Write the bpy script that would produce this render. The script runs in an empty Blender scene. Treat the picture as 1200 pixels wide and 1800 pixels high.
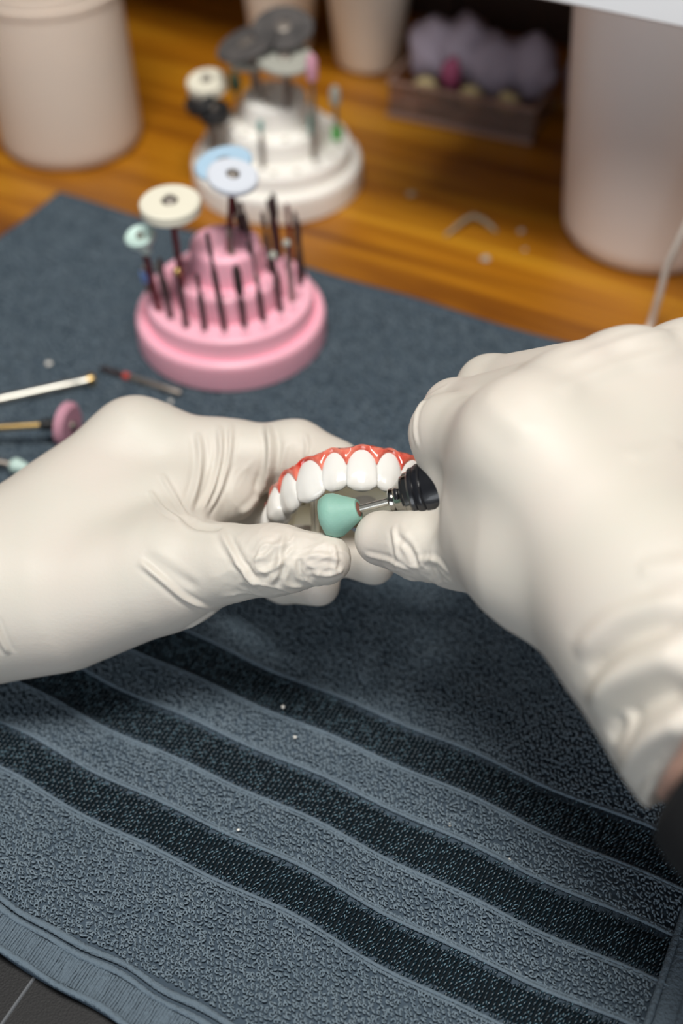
import bpy, math, random
import numpy as np
from mathutils import Vector, Matrix, noise
from mathutils.bvhtree import BVHTree
random.seed(7); RNG = np.random.default_rng(7)
sc = bpy.context.scene
col = sc.collection
# ------------------------------------------------------------------ camera, world, lights, exposure
FPX, PITCH, CAMH = 2100.0, math.radians(46.0), 0.345
FW = np.array([0, math.cos(PITCH), -math.sin(PITCH)]); UP = np.array([0, math.sin(PITCH), math.cos(PITCH)])
RT = np.array([1.0, 0, 0]); CP = np.array([0, 0, CAMH])
cam = bpy.data.cameras.new('camera'); co = bpy.data.objects.new('camera', cam); col.objects.link(co)
co.location = CP; co.rotation_euler = (math.pi / 2 - PITCH, 0, 0)
cam.sensor_fit = 'VERTICAL'; cam.sensor_height = 36.0; cam.lens = FPX / 1800 * 36.0
cam.clip_start = 0.01; cam.clip_end = 20
cam.dof.use_dof = True; cam.dof.focus_distance = 0.361; cam.dof.aperture_fstop = 5.1
sc.camera = co
wd = bpy.data.worlds.new('world'); sc.world = wd; wd.use_nodes = True
bg = wd.node_tree.nodes['Background']; bg.inputs[0].default_value = (0.80, 0.88, 1.0, 1); bg.inputs[1].default_value = 0.09
def area(name, loc, target, size, sy, power, colr):
    l = bpy.data.lights.new(name, 'AREA'); l.shape = 'RECTANGLE'; l.size = size; l.size_y = sy; l.energy = power; l.color = colr
    o = bpy.data.objects.new(name, l); col.objects.link(o); o.location = loc
    o.rotation_euler = (Vector(target) - Vector(loc)).to_track_quat('-Z', 'Y').to_euler()
    return o
area('bench_lamp_light', (-0.03, 0.15, 1.05), (0.0, 0.36, 0.0), 0.44, 0.24, 12.2, (1.0, 0.97, 0.92))
area('fill_light', (-0.35, -1.3, 0.50), (0, 0.45, 0.05), 0.9, 0.9, 10.5, (0.9, 0.95, 1.0))  # added fill from behind the camera, no actual window
sc.view_settings.view_transform = 'Standard'; sc.view_settings.look = 'None'
sc.view_settings.exposure = 0.0; sc.view_settings.gamma = 1.0; sc.view_settings.use_curve_mapping = False

def at(px, py, d):                                     # photo pixel and camera depth (m) -> place in the room
    return CP + d * (FW + RT * ((px - 600) / FPX) + UP * ((900 - py) / FPX))
def on(px, py, z=0.0):                                 # photo pixel -> place on a level surface of height z
    r = FW * FPX + RT * (px - 600) + UP * (900 - py)
    return CP + r * ((z - CAMH) / r[2])
YAW = math.radians(-27.2)
E1 = np.array([math.cos(YAW), math.sin(YAW), 0]); E2 = np.array([-math.sin(YAW), math.cos(YAW), 0])
def uv(p): return float(np.dot(p, E1)), float(np.dot(p, E2))
def bench(u, v, z=0.0): return E1 * u + E2 * v + np.array([0, 0, z])

# ------------------------------------------------------------------ object helpers
def tag(o, label=None, cat=None, group=None, kind=None):
    for k, v in (('label', label), ('category', cat), ('group', group), ('kind', kind)):
        if v: o[k] = v
    return o
def thing(name, label, cat, loc=(0, 0, 0), group=None):
    o = bpy.data.objects.new(name, None); col.objects.link(o); o.location = loc; o.empty_display_size = 0.01
    return tag(o, label, cat, group)
def root_loc(o):
    while o.parent: o = o.parent
    return np.array(o.location)
def mesh_data(name, V, F, smooth=True):
    me = bpy.data.meshes.new(name)
    V = np.asarray(V, dtype=np.float32)
    if isinstance(F, np.ndarray):
        n, k = F.shape
        me.vertices.add(len(V)); me.vertices.foreach_set('co', V.ravel())
        me.loops.add(n * k); me.loops.foreach_set('vertex_index', F.astype(np.int32).ravel())
        me.polygons.add(n); me.polygons.foreach_set('loop_start', np.arange(0, n * k, k, dtype=np.int32))
        try: me.polygons.foreach_set('loop_total', np.full(n, k, dtype=np.int32))
        except Exception: pass
        me.update(calc_edges=True)
    else:
        me.from_pydata(V.tolist(), [], F); me.update()
    if smooth is True: me.polygons.foreach_set('use_smooth', np.ones(len(me.polygons), dtype=bool))
    elif smooth:
        me.polygons.foreach_set('use_smooth', np.ones(len(me.polygons), dtype=bool)); me.set_sharp_from_angle(angle=math.radians(smooth))
    return me
def obj(name, V, F, mat, parent=None, smooth=35, loc=None):
    V = np.asarray(V, dtype=float)
    off = root_loc(parent) if parent is not None else (np.array(loc, dtype=float) if loc is not None else np.zeros(3))
    o = bpy.data.objects.new(name, mesh_data(name, V - off, F, smooth)); col.objects.link(o)
    if mat: o.data.materials.append(mat)
    if parent is not None: o.parent = parent
    elif loc is not None: o.location = loc
    return o
def basis(axis):
    a = np.asarray(axis, float); a = a / np.linalg.norm(a)
    h = np.array([0, 0, 1.0]) if abs(a[2]) < 0.9 else np.array([1.0, 0, 0])
    x = np.cross(h, a); x /= np.linalg.norm(x); y = np.cross(a, x)
    return x, y, a
def lathe(profile, base, axis=(0, 0, 1), seg=32, cap=True):
    x, y, a = basis(axis); base = np.asarray(base, float)
    V = []; F = []
    for r, h in profile:
        for i in range(seg):
            t = 2 * math.pi * i / seg
            V.append(base + a * h + (x * math.cos(t) + y * math.sin(t)) * r)
    n = len(profile)
    for j in range(n - 1):
        for i in range(seg):
            k = (i + 1) % seg
            F.append((j * seg + i, j * seg + k, (j + 1) * seg + k, (j + 1) * seg + i))
    if cap:
        if profile[0][0] > 1e-6: F.append(tuple(reversed(range(seg))))
        if profile[-1][0] > 1e-6: F.append(tuple((n - 1) * seg + i for i in range(seg)))
    return np.array(V), F
def join(*ms):
    V = []; F = []; o = 0
    for v, f in ms:
        V.append(np.asarray(v)); F += [tuple(int(i) + o for i in q) for q in f]; o += len(v)
    return np.vstack(V), F
def tube(pts, rad, seg=8):
    pts = [np.asarray(p, float) for p in pts]; n = len(pts)
    rad = [rad] * n if np.isscalar(rad) else rad
    V = []; F = []
    t0 = pts[1] - pts[0]; x, y, _ = basis(t0)
    for j in range(n):
        t = pts[min(j + 1, n - 1)] - pts[max(j - 1, 0)]; t = t / np.linalg.norm(t)
        x = x - t * np.dot(x, t); x /= np.linalg.norm(x); y = np.cross(t, x)
        for i in range(seg):
            a = 2 * math.pi * i / seg
            V.append(pts[j] + (x * math.cos(a) + y * math.sin(a)) * rad[j])
    for j in range(n - 1):
        for i in range(seg):
            k = (i + 1) % seg
            F.append((j * seg + i, j * seg + k, (j + 1) * seg + k, (j + 1) * seg + i))
    F.append(tuple(reversed(range(seg)))); F.append(tuple((n - 1) * seg + i for i in range(seg)))
    return np.array(V), F
def box(c, sx, sy, sz, ex=None, ey=None, ez=None, bev=0.0):
    ex = E1 if ex is None else ex; ey = E2 if ey is None else ey; ez = np.array([0, 0, 1.0]) if ez is None else ez
    c = np.asarray(c, float); b = min(bev, sx * .45, sy * .45, sz * .45)
    if b <= 0:
        V = [c + ex * sx / 2 * i + ey * sy / 2 * j + ez * sz / 2 * k for k in (-1, 1) for j in (-1, 1) for i in (-1, 1)]
        return np.array(V), [(0, 2, 3, 1), (4, 5, 7, 6), (0, 1, 5, 4), (2, 6, 7, 3), (0, 4, 6, 2), (1, 3, 7, 5)]
    V = []; F = []
    rings = [(-sz / 2, b), (-sz / 2 + b, 0), (sz / 2 - b, 0), (sz / 2, b)]
    for z, ins in rings:
        hx, hy = sx / 2 - ins, sy / 2 - ins; bb = b
        for (qx, qy) in ((hx, hy - bb), (hx - bb, hy), (-hx + bb, hy), (-hx, hy - bb), (-hx, -hy + bb), (-hx + bb, -hy), (hx - bb, -hy), (hx, -hy + bb)):
            V.append(c + ex * qx + ey * qy + ez * z)
    for r in range(3):
        for i in range(8):
            k = (i + 1) % 8; F.append((r * 8 + i, r * 8 + k, r * 8 + 8 + k, r * 8 + 8 + i))
    F.append(tuple(reversed(range(8)))); F.append(tuple(range(24, 32)))
    return np.array(V), F

# ------------------------------------------------------------------ materials
def lin(c):
    return tuple(((x / 255) / 12.92 if x / 255 <= 0.04045 else ((x / 255 + 0.055) / 1.055) ** 2.4) for x in c) + (1,)
def mat(name, rgb, rough=0.5, metal=0.0, var=None, vscale=50.0, bump=0.0, bscale=200.0, sss=0.0, sssr=(0.004, 0.002, 0.001), coat=0.0, trans=0.0, alpha=1.0, ior=1.45, sheen=0.0, vstretch=None, spec=0.5):
    m = bpy.data.materials.new(name); m.use_nodes = True; nt = m.node_tree; b = nt.nodes['Principled BSDF']
    b.inputs['Base Color'].default_value = lin(rgb); b.inputs['Roughness'].default_value = rough; b.inputs['Metallic'].default_value = metal
    b.inputs['IOR'].default_value = ior; b.inputs['Specular IOR Level'].default_value = spec
    if sss: b.inputs['Subsurface Weight'].default_value = sss; b.inputs['Subsurface Radius'].default_value = sssr; b.inputs['Subsurface Scale'].default_value = 1.0
    if coat: b.inputs['Coat Weight'].default_value = coat; b.inputs['Coat Roughness'].default_value = 0.08
    if trans: b.inputs['Transmission Weight'].default_value = trans
    if sheen: b.inputs['Sheen Weight'].default_value = sheen
    if alpha < 1: b.inputs['Alpha'].default_value = alpha
    tc = nt.nodes.new('ShaderNodeTexCoord'); src = tc.outputs['Object']
    if vstretch:
        mp = nt.nodes.new('ShaderNodeMapping'); mp.inputs['Scale'].default_value = vstretch; nt.links.new(src, mp.inputs['Vector']); src = mp.outputs['Vector']
    if var:
        n = nt.nodes.new('ShaderNodeTexNoise'); n.inputs['Scale'].default_value = vscale; n.inputs['Detail'].default_value = 5
        r = nt.nodes.new('ShaderNodeValToRGB'); r.color_ramp.elements[0].position = 0.3; r.color_ramp.elements[1].position = 0.7
        r.color_ramp.elements[0].color = lin(rgb); r.color_ramp.elements[1].color = lin(var)
        nt.links.new(src, n.inputs['Vector']); nt.links.new(n.outputs['Fac'], r.inputs['Fac']); nt.links.new(r.outputs['Color'], b.inputs['Base Color'])
    if bump:
        n2 = nt.nodes.new('ShaderNodeTexNoise'); n2.inputs['Scale'].default_value = bscale; n2.inputs['Detail'].default_value = 3
        bp = nt.nodes.new('ShaderNodeBump'); bp.inputs['Strength'].default_value = bump; bp.inputs['Distance'].default_value = 0.001
        nt.links.new(src, n2.inputs['Vector']); nt.links.new(n2.outputs['Fac'], bp.inputs['Height']); nt.links.new(bp.outputs['Normal'], b.inputs['Normal'])
    return m
def wood_mat():
    m = bpy.data.materials.new('varnished_wood'); m.use_nodes = True; nt = m.node_tree; b = nt.nodes['Principled BSDF']
    tc = nt.nodes.new('ShaderNodeTexCoord'); mp = nt.nodes.new('ShaderNodeMapping'); mp.inputs['Scale'].default_value = (1.6, 22, 22)
    nt.links.new(tc.outputs['Object'], mp.inputs['Vector'])
    n = nt.nodes.new('ShaderNodeTexNoise'); n.inputs['Scale'].default_value = 2.2; n.inputs['Detail'].default_value = 8; n.inputs['Distortion'].default_value = 0.8
    nt.links.new(mp.outputs['Vector'], n.inputs['Vector'])
    r = nt.nodes.new('ShaderNodeValToRGB'); e = r.color_ramp.elements
    e[0].position = 0.30; e[0].color = lin((118, 62, 6)); e[1].position = 0.72; e[1].color = lin((212, 150, 32))
    k = e.new(0.5); k.color = lin((178, 112, 13))
    nt.links.new(n.outputs['Fac'], r.inputs['Fac'])
    mp2 = nt.nodes.new('ShaderNodeMapping'); mp2.inputs['Scale'].default_value = (9, 160, 160); nt.links.new(tc.outputs['Object'], mp2.inputs['Vector'])
    n2 = nt.nodes.new('ShaderNodeTexNoise'); n2.inputs['Scale'].default_value = 2; n2.inputs['Detail'].default_value = 4; nt.links.new(mp2.outputs['Vector'], n2.inputs['Vector'])
    mx = nt.nodes.new('ShaderNodeMixRGB'); mx.blend_type = 'MULTIPLY'; mx.inputs[0].default_value = 0.3
    nt.links.new(r.outputs['Color'], mx.inputs[1]); nt.links.new(n2.outputs['Fac'], mx.inputs[2]); nt.links.new(mx.outputs[0], b.inputs['Base Color'])
    b.inputs['Roughness'].default_value = 0.42; b.inputs['Coat Weight'].default_value = 0.25; b.inputs['Coat Roughness'].default_value = 0.25
    return m
M = dict(
    wood=wood_mat(),
    glove=mat('latex_glove', (203, 198, 187), 0.50, var=(207, 198, 188), vscale=35, bump=0.06, bscale=900, sss=0.12, sssr=(0.003, 0.0018, 0.0012), spec=0.4),
    skin=mat('skin', (222, 178, 158), 0.5, sss=0.1),
    sleeve=mat('black_sleeve', (14, 14, 16), 0.9, bump=0.3, bscale=900),
    terry=mat('terry_cotton', (66, 79, 91), 0.95, var=(74, 87, 99), vscale=60, bump=0.8, bscale=700, spec=0.1),
    loop=mat('terry_loop_yarn', (102, 117, 128), 0.92, var=(116, 130, 140), vscale=90, spec=0.15),
    cord=mat('towel_cord', (100, 114, 125), 0.9, bump=1.0, bscale=800, spec=0.15),
    band=mat('dark_band_ground', (7, 17, 23), 0.8, spec=0.2),
    thread=mat('dark_band_thread', (13, 33, 43), 0.34, var=(22, 48, 60), vscale=250, spec=0.9),
    glint=mat('pale_glint_yarn', (104, 134, 148), 0.5),  # pale tone imitating glints on the stripe threads
    pad=mat('black_vinyl', (13, 13, 15), 0.6, bump=0.15, bscale=1500),
    padline=mat('pad_seam', (95, 98, 102), 0.7),
    pink=mat('pink_plastic', (253, 186, 204), 0.30, sss=0.15, sssr=(0.006, 0.002, 0.002)),
    white=mat('white_plastic', (250, 247, 240), 0.4, sss=0.05),
    steel=mat('bur_steel', (150, 142, 134), 0.42, metal=0.75),
    dark=mat('dark_bur_steel', (84, 70, 70), 0.45, metal=0.6),
    redsteel=mat('reddish_bur_steel', (120, 52, 56), 0.4, metal=0.6),
    bright=mat('bright_steel', (190, 188, 180), 0.35, metal=1.0),
    brass=mat('brass', (190, 160, 105), 0.3, metal=1.0),
    wheel=mat('cream_felt', (226, 221, 202), 0.8), wheelw=mat('white_wheel', (206, 211, 220), 0.7), wheelb=mat('pale_blue_wheel', (170, 200, 222), 0.7),
    mint=mat('mint_silicone', (196, 222, 214), 0.5), green=mat('green_silicone', (126, 170, 155), 0.55, var=(136, 178, 164), vscale=120, bump=0.1, bscale=1500, sss=0.1),
    rose=mat('rose_silicone', (205, 150, 168), 0.55), blackrub=mat('black_rubber', (22, 22, 24), 0.5),
    greyd=mat('grey_abrasive', (88, 84, 82), 0.8, var=(60, 58, 58), vscale=160), greyl=mat('light_grey_wheel', (165, 165, 155), 0.7),
    dgreen=mat('dark_green_stone', (52, 72, 56), 0.7), bgreen=mat('bright_green_band', (96, 185, 96), 0.5), teal=mat('teal_tip', (96, 158, 150), 0.5),
    blueb=mat('blue_band', (120, 155, 215), 0.5), redb=mat('red_band', (190, 70, 62), 0.5), brown=mat('brown_hub', (120, 78, 66), 0.6),
    hole=mat('dark_hole', (60, 52, 46), 0.9),
    chrome=mat('collet_chrome', (150, 148, 142), 0.16, metal=1.0), black=mat('black_anodised', (24, 25, 29), 0.28, coat=0.4),
    tooth=mat('tooth_ceramic', (224, 222, 217), 0.16, sss=0.25, sssr=(0.002, 0.0017, 0.0014), coat=0.4),
    ivory=mat('ivory_ceramic', (252, 243, 218), 0.35, sss=0.25, sssr=(0.006, 0.005, 0.003)),
    gum=mat('gum_ceramic', (190, 42, 28), 0.12, var=(230, 140, 118), vscale=210, sss=0.2, sssr=(0.003, 0.001, 0.001), coat=0.8),
    jar=mat('frosted_plastic', (242, 228, 214), 0.4, trans=0.38, ior=1.15), liquid=mat('cloudy_liquid', (240, 222, 204), 0.6),
    tub=mat('milky_plastic', (240, 234, 230), 0.4, sss=0.08, sssr=(0.01, 0.01, 0.01)),
    cup=mat('white_ceramic', (244, 238, 226), 0.3), shelf=mat('white_laminate', (238, 240, 243), 0.35), wall=mat('dark_brown_wall', (52, 36, 28), 0.7),
    edge=mat('acrylic_edge', (150, 122, 110), 0.3),
    clear=mat('clear_acrylic', (225, 205, 195), 0.08, trans=0.9, ior=1.3), bag=mat('clear_bag', (176, 166, 182), 0.4, trans=0.3, ior=1.15),
    magenta=mat('magenta_part', (150, 72, 105), 0.5), yellow=mat('pale_yellow_part', (190, 174, 128), 0.5),
    crumb=mat('white_crumb', (235, 232, 224), 0.5), shaving=mat('grey_shaving', (150, 140, 120), 0.6), cordw=mat('beaded_cord', (215, 205, 195), 0.6),
)
TT = -0.005     # table top height; the towel's top is about 0

# ------------------------------------------------------------------ room
def quadbox(name, u0, u1, v0, v1, z0, z1, m, bev=0.002, parent=None):
    V, F = box(bench((u0 + u1) / 2, (v0 + v1) / 2, (z0 + z1) / 2), u1 - u0, v1 - v0, z1 - z0, bev=bev)
    o = bpy.data.objects.new(name, mesh_data(name, (V - bench((u0 + u1) / 2, (v0 + v1) / 2, (z0 + z1) / 2)) @ np.array([E1, E2, [0, 0, 1]]).T, F, 30))
    col.objects.link(o); o.location = bench((u0 + u1) / 2, (v0 + v1) / 2, (z0 + z1) / 2); o.rotation_euler = (0, 0, YAW); o.data.materials.append(m)
    return o
tag(quadbox('workbench', -1.0, 0.9, 0.185, 0.745, -0.045, TT, M['wood']), 'amber varnished wooden bench top under the towel', 'table')
quadbox('wall_back', -1.2, 1.1, 0.745, 0.79, -0.3, 1.2, M['wall'])['kind'] = 'structure'
_s0 = uv(at(1080, 26, 0.470)); SHZ = at(1080, 26, 0.470)[2]
shelf = thing('shelf_board', 'white laminate shelf overhanging the milky tub at the top right', 'shelf', bench(0.1, 0.74, SHZ))
for nm, u0_, u1_, v0_ in (('front_board', -0.235, 0.55, _s0[1]), ('shade_board', -0.95, -0.2351, 0.575)):  # second board is unseen, added to shade the back-left wood
    q = quadbox(nm, u0_, u1_, v0_, 0.744, SHZ, SHZ + 0.045, M['shelf'], 0.001); q.parent = shelf; q.location = Vector(q.location) - Vector(shelf.location)
pad = thing('armrest_pad', 'black vinyl bench edge below the towel hem', 'armrest', bench(-0.1, 0.06, -0.03))
V, F = box(bench(-0.1, 0.0895, -0.0255), 0.9, 0.19, 0.04, bev=0.012); obj('cushion', V, F, M['pad'], pad)
V, F = tube([bench(-0.148, 0.0 + t * 0.115, -0.0056) for t in (0, .3, .6, 1)], 0.0006, 6); obj('seam', V, F, M['padline'], pad)

# ------------------------------------------------------------------ towel
TU0, TU1, TV0, TV1 = -0.400, 0.0258, 0.091, 0.4425
STR = [(0.1385, 0.1525), (0.1695, 0.1845), (0.2010, 0.2160)]
def wav(u, v):                                         # slow folds: height of the towel
    e = np.clip((v - TV0) / 0.03, 0, 1)
    return (0.0011 * np.sin(u * 62 + v * 21 + 0.6) * np.sin(v * 35 + 1.0) + 0.0007 * np.sin(u * 31 - v * 47)) * (0.5 + 0.5 * e) - 0.0008
def shift(u, v): return 0.0008 * np.sin(u * 55 + 0.7) + 0.0005 * np.sin(u * 118 + v * 40) + 0.0004 * np.sin(u * 23)
def tw(u, v, h=0.0):                                   # towel coordinates -> world
    u = np.asarray(u, float); v = np.asarray(v, float)
    vv = v + shift(u, v) * np.clip((0.30 - v) / 0.05, 0, 1)
    vv = vv - 0.055 * np.clip(u + 0.170, -.1, .2) * np.clip((0.104 - v) / 0.0085, 0, 1)
    z = wav(u, v) + h
    return u[..., None] * E1 + vv[..., None] * E2 + z[..., None] * np.array([0, 0, 1.0])
towel = thing('towel', 'blue-grey terry towel with three dark woven stripes, spread on the bench', 'towel', bench(-0.19, 0.26, 0))
nu, nv = 170, 150
U, Vv = np.meshgrid(np.linspace(TU0, TU1, nu), np.linspace(TV0, TV1, nv), indexing='ij')
top = tw(U, Vv).reshape(-1, 3); bot = tw(U, Vv).reshape(-1, 3); bot[:, 2] = TT + 0.0002
idx = np.arange(nu * nv).reshape(nu, nv)
q1 = np.stack([idx[:-1, :-1], idx[1:, :-1], idx[1:, 1:], idx[:-1, 1:]], -1).reshape(-1, 4)
N = nu * nv
q2 = q1[:, ::-1] + N
side = []
for line in (idx[:, 0], idx[::-1, -1], idx[0, ::-1], idx[-1, :]):
    side.append(np.stack([line[:-1], line[:-1] + N, line[1:] + N, line[1:]], -1))
obj('ground_cloth', np.vstack([top, bot]), np.vstack([q1, q2] + side), M['terry'], towel, True)
def tubes_np(P, rad, seg):
    """P (n,m,3) centre lines, all swept together; returns verts, quad faces"""
    n, m, _ = P.shape
    T = np.gradient(P, axis=1); T /= np.linalg.norm(T, axis=2, keepdims=True) + 1e-12
    ref = np.cross(P[:, m // 2] - P[:, 0], P[:, -1] - P[:, 0]); ln = np.linalg.norm(ref, axis=1, keepdims=True)
    ref = np.where(ln > 1e-12, ref / (ln + 1e-20), np.array([0, 0, 1.0]))[:, None, :] + 1e-6
    X = np.cross(T, ref); X /= np.linalg.norm(X, axis=2, keepdims=True) + 1e-12
    Y = np.cross(T, X)
    a = np.arange(seg) * 2 * math.pi / seg
    R = rad if np.ndim(rad) else np.full((n, m), rad)
    V = P[:, :, None, :] + (X[:, :, None, :] * np.cos(a)[None, None, :, None] + Y[:, :, None, :] * np.sin(a)[None, None, :, None]) * R[:, :, None, None]
    base = (np.arange(n) * m * seg)[:, None, None]
    j = np.arange(m - 1)[None, :, None]; i = np.arange(seg)[None, None, :]; k = (i + 1) % seg
    F = np.stack([base + j * seg + i, base + j * seg + k, base + (j + 1) * seg + k, base + (j + 1) * seg + i], -1).reshape(-1, 4)
    return V.reshape(-1, 3), F
def loops(u0, u1, v0, v1, pitch, m, seg, R, rad):
    uu = np.arange(u0, u1, pitch); vv = np.arange(v0, v1, pitch * 0.92)
    A, B = np.meshgrid(uu, vv, indexing='ij'); A = A + (np.arange(len(vv)) % 2)[None, :] * pitch / 2
    A = A.ravel() + RNG.normal(0, pitch * .15, A.size); B = B.ravel() + RNG.normal(0, pitch * .2, B.size)
    ok = (A > u0) & (A < u1) & (B > v0 + R * .4) & (B < v1 - R * .4); A = A[ok]; B = B[ok]; n = len(A)
    th = RNG.normal(2.2, 0.9, n)                      # which way each loop lies
    lean = RNG.uniform(0.25, 0.92, n)                    # 0 stands upright, 1 lies flat
    r = R * RNG.uniform(0.75, 1.3, n)
    ph = np.linspace(-0.35, 1.0, m)[None, :] * math.pi * RNG.uniform(1.0, 1.35, n)[:, None]
    cx, cy = np.cos(th)[:, None], np.sin(th)[:, None]
    lx = np.cos(ph) * r[:, None]; lz = np.sin(ph) * r[:, None]
    off = RNG.uniform(-.25, .25, n)[:, None] * np.linspace(-1, 1, m)[None, :] * r[:, None]
    ou = lx * cx - (lz * lean[:, None] + off) * cy; ov = lx * cy + (lz * lean[:, None] + off) * cx
    oh = lz * np.sqrt(1 - (lean[:, None] * .9) ** 2) + 0.0005 + 0.5 * R
    P = tw(A[:, None] + ou, B[:, None] + ov, 0) ; P[..., 2] += oh
    return tubes_np(P, rad, seg)
parts = []
segs = [(TV0 + 0.0125, STR[0][0] - .0007), (STR[0][1] + .0007, STR[1][0] - .0007), (STR[1][1] + .0007, STR[2][0] - .0007), (STR[2][1] + .0007, 0.318)]
for a, b in segs: parts.append(loops(-0.265, TU1 - 0.010, a, b, 0.00150, 7, 4, 0.00052, 0.00031))
parts.append(loops(TU0 + .004, TU1 - .010, 0.318, TV1 - .006, 0.0021, 5, 3, 0.0008, 0.00034))
for a, b in segs: parts.append(loops(TU0 + .004, -0.265, a, b, 0.0021, 5, 3, 0.0008, 0.00034))
o = 0; VV = []; FF = []
for v, f in parts: VV.append(v); FF.append(f + o); o += len(v)
tag(obj('terry_loops', np.vstack(VV), np.vstack(FF), M['loop'], towel, True), kind='stuff')
# dark woven stripes: flat ground, rows of little raised threads
def patch(u0, u1, v0, v1, h, n, m, mt, name, cap=0.0):
    A, B = np.meshgrid(np.linspace(u0, u1, n), np.linspace(v0, v1, m), indexing='ij')
    edge = np.minimum(np.minimum(A - u0, u1 - A), np.minimum(B - v0, v1 - B)) < 1e-6
    P = tw(A, B, 0); P[..., 2] += np.where(edge, -0.0006, h)
    ix = np.arange(n * m).reshape(n, m)
    return obj(name, P.reshape(-1, 3), np.stack([ix[:-1, :-1], ix[1:, :-1], ix[1:, 1:], ix[:-1, 1:]], -1).reshape(-1, 4), mt, towel, True)
for si, (a, b) in enumerate(STR):
    sp = patch(TU0 + .004, TU1 - 0.008, a, b, 0.0003, 170, 6, M['band'], 'woven_stripe')
    pu, pv = 0.00150, 0.00170
    uu = np.arange(-0.262, TU1 - .009, pu); kk = np.arange(int((b - a) / pv))
    A, K = np.meshgrid(uu, kk, indexing='ij'); ii = np.round((A - uu[0]) / pu)
    Bv = a + 0.0007 + K * pv + 0.45 * pv * ((ii % 3) / 1.5)
    A = A.ravel() + RNG.normal(0, .00010, A.size); Bv = Bv.ravel() + RNG.normal(0, .00012, A.size)
    ok = Bv < b - 0.0005; A = A[ok]; Bv = Bv[ok]; n = len(A)
    t = np.linspace(-1, 1, 5)[None, :]
    L = 0.00100 * RNG.uniform(.85, 1.15, n)[:, None]; sk = RNG.normal(0.42, .12, n)[:, None]
    P = tw(A[:, None] + t * L * sk, Bv[:, None] + t * L, 0); P[..., 2] += 0.00028 + 0.00050 * (1 - t ** 2) * RNG.uniform(.7, 1.35, n)[:, None]
    R = np.array([0.00012, .00034, .00042, .00034, .00012])[None, :] * np.ones((n, 1))
    V, F = tubes_np(P, R, 4)
    tag(obj('stripe_threads', V, F, M['thread'], sp, True), kind='stuff')
    g = RNG.random(n) < .34; k = int(g.sum()); t2 = np.linspace(-1, 1, 4)[None, :]        # pale yarn bits, thread glints put in as colour
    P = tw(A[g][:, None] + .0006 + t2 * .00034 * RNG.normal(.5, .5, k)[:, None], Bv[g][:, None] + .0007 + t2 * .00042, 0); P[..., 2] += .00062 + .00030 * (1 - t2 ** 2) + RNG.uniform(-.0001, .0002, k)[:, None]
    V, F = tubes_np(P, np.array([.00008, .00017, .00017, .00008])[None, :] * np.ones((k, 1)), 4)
    tag(obj('yarn_glints', V, F, M['glint'], sp, True), kind='stuff')
    for e, (vb, sg) in enumerate(((a, -1), (b, 1))):
        us = np.linspace(TU0 + .004, TU1 - 0.006, 700)
        cu = tw(us, np.full_like(us, vb + sg * 0.0005), 0); cu[:, 2] += 0.00075
        st = 0.00062 * (1 + .16 * np.sin(us * 2 * math.pi / 0.0011) + .10 * np.sin(us * 190) * np.sin(us * 57))
        V, F = tubes_np(cu[None], st[None], 8); obj('edge_cord', V, F, M['cord'], towel, True)
        cu2 = tw(us, np.full_like(us, vb + sg * 0.0015), 0); cu2[:, 2] += 0.0006
        V, F = tubes_np(cu2[None], 0.8 * st[None], 6); obj('edge_cord', V, F, M['cord'], towel, True)
# front hem: flat woven border, double ridge, overcast side border
patch(TU0, TU1, TV0, TV0 + 0.0100, 0.0004, 200, 8, M['cord'], 'hem')
for vb, rr in ((TV0 + .0095, .0010), (TV0 + .0117, .0011), (TV0 + .0004, .0010)):
    us = np.linspace(TU0, TU1, 500); cu = tw(us, np.full_like(us, vb) + 0.0003 * np.sin(us * 240), 0); cu[:, 2] += 0.0006
    st = rr * (1 + .08 * np.sin(us * 2 * math.pi / 0.0016) + .12 * np.sin(us * 150 + vb * 900))
    V, F = tubes_np(cu[None], st[None], 8); obj('hem_ridge', V, F, M['cord'], towel, True)
us = np.arange(TU0 + .001, TU1 - .008, .00095); vr = np.linspace(TV0 + .0012, TV0 + .0088, 6)
P = tw(us[:, None] + 0 * vr[None, :] + RNG.normal(0, .00008, (len(us), 6)), vr[None, :] + 0 * us[:, None], 0); P[..., 2] += .0004 + RNG.uniform(-.0001, .0002, (len(us), 1))
V, F = tubes_np(P, RNG.uniform(.00030, .00046, (len(us), 6)), 5); tag(obj('hem_ribs', V, F, M['cord'], towel, True), kind='stuff')
patch(TU1 - .008, TU1, TV0, TV1, 0.0012, 8, 220, M['cord'], 'side_hem')
for ub, rr in ((TU1 - .0085, .0011), (TU1 - .0005, .0013)):
    vs_ = np.linspace(TV0, TV1, 400); cu = tw(np.full_like(vs_, ub), vs_, 0); cu[:, 2] += 0.0009
    V, F = tubes_np(cu[None], np.full((1, 400), rr), 8); obj('hem_ridge', V, F, M['cord'], towel, True)

# ------------------------------------------------------------------ bur blocks and burs
def behind(front, R, zb):
    c = on(front[0], front[1], zb); g = np.array([c[0], c[1], 0]); c = c + g / np.linalg.norm(g) * R; c[2] = zb; return c
RS = 0.97
def block(name, label, front, R, prof, m, zb):
    c = behind(front, R, zb)
    root = thing(name, label, 'bur block', c)
    V, F = lathe([(r * RS, z) for r, z in prof], c, seg=72); obj('stepped_body', V, F, m, root, 40)
    return root, c
def rim(r, z, b, n=3):                                  # rounded outer rim at radius r, top z
    return [(r - b + b * math.cos(t), z - b + b * math.sin(t)) for t in [i * math.pi / 2 / n for i in range(n + 1)]]
pr = [(0.0001, 0), (.0435, 0)] + [(.0452, .001)] + rim(.0450, .0145, .0030) + [(.0405, .0132), (.0396, .0145)] + rim(.0393, .0235, .0020) \
    + [(.0260, .0233)] + rim(.0252, .0355, .0022) + [(.0170, .0353)] + rim(.0162, .0495, .0020) + [(.0001, .0497)]
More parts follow.
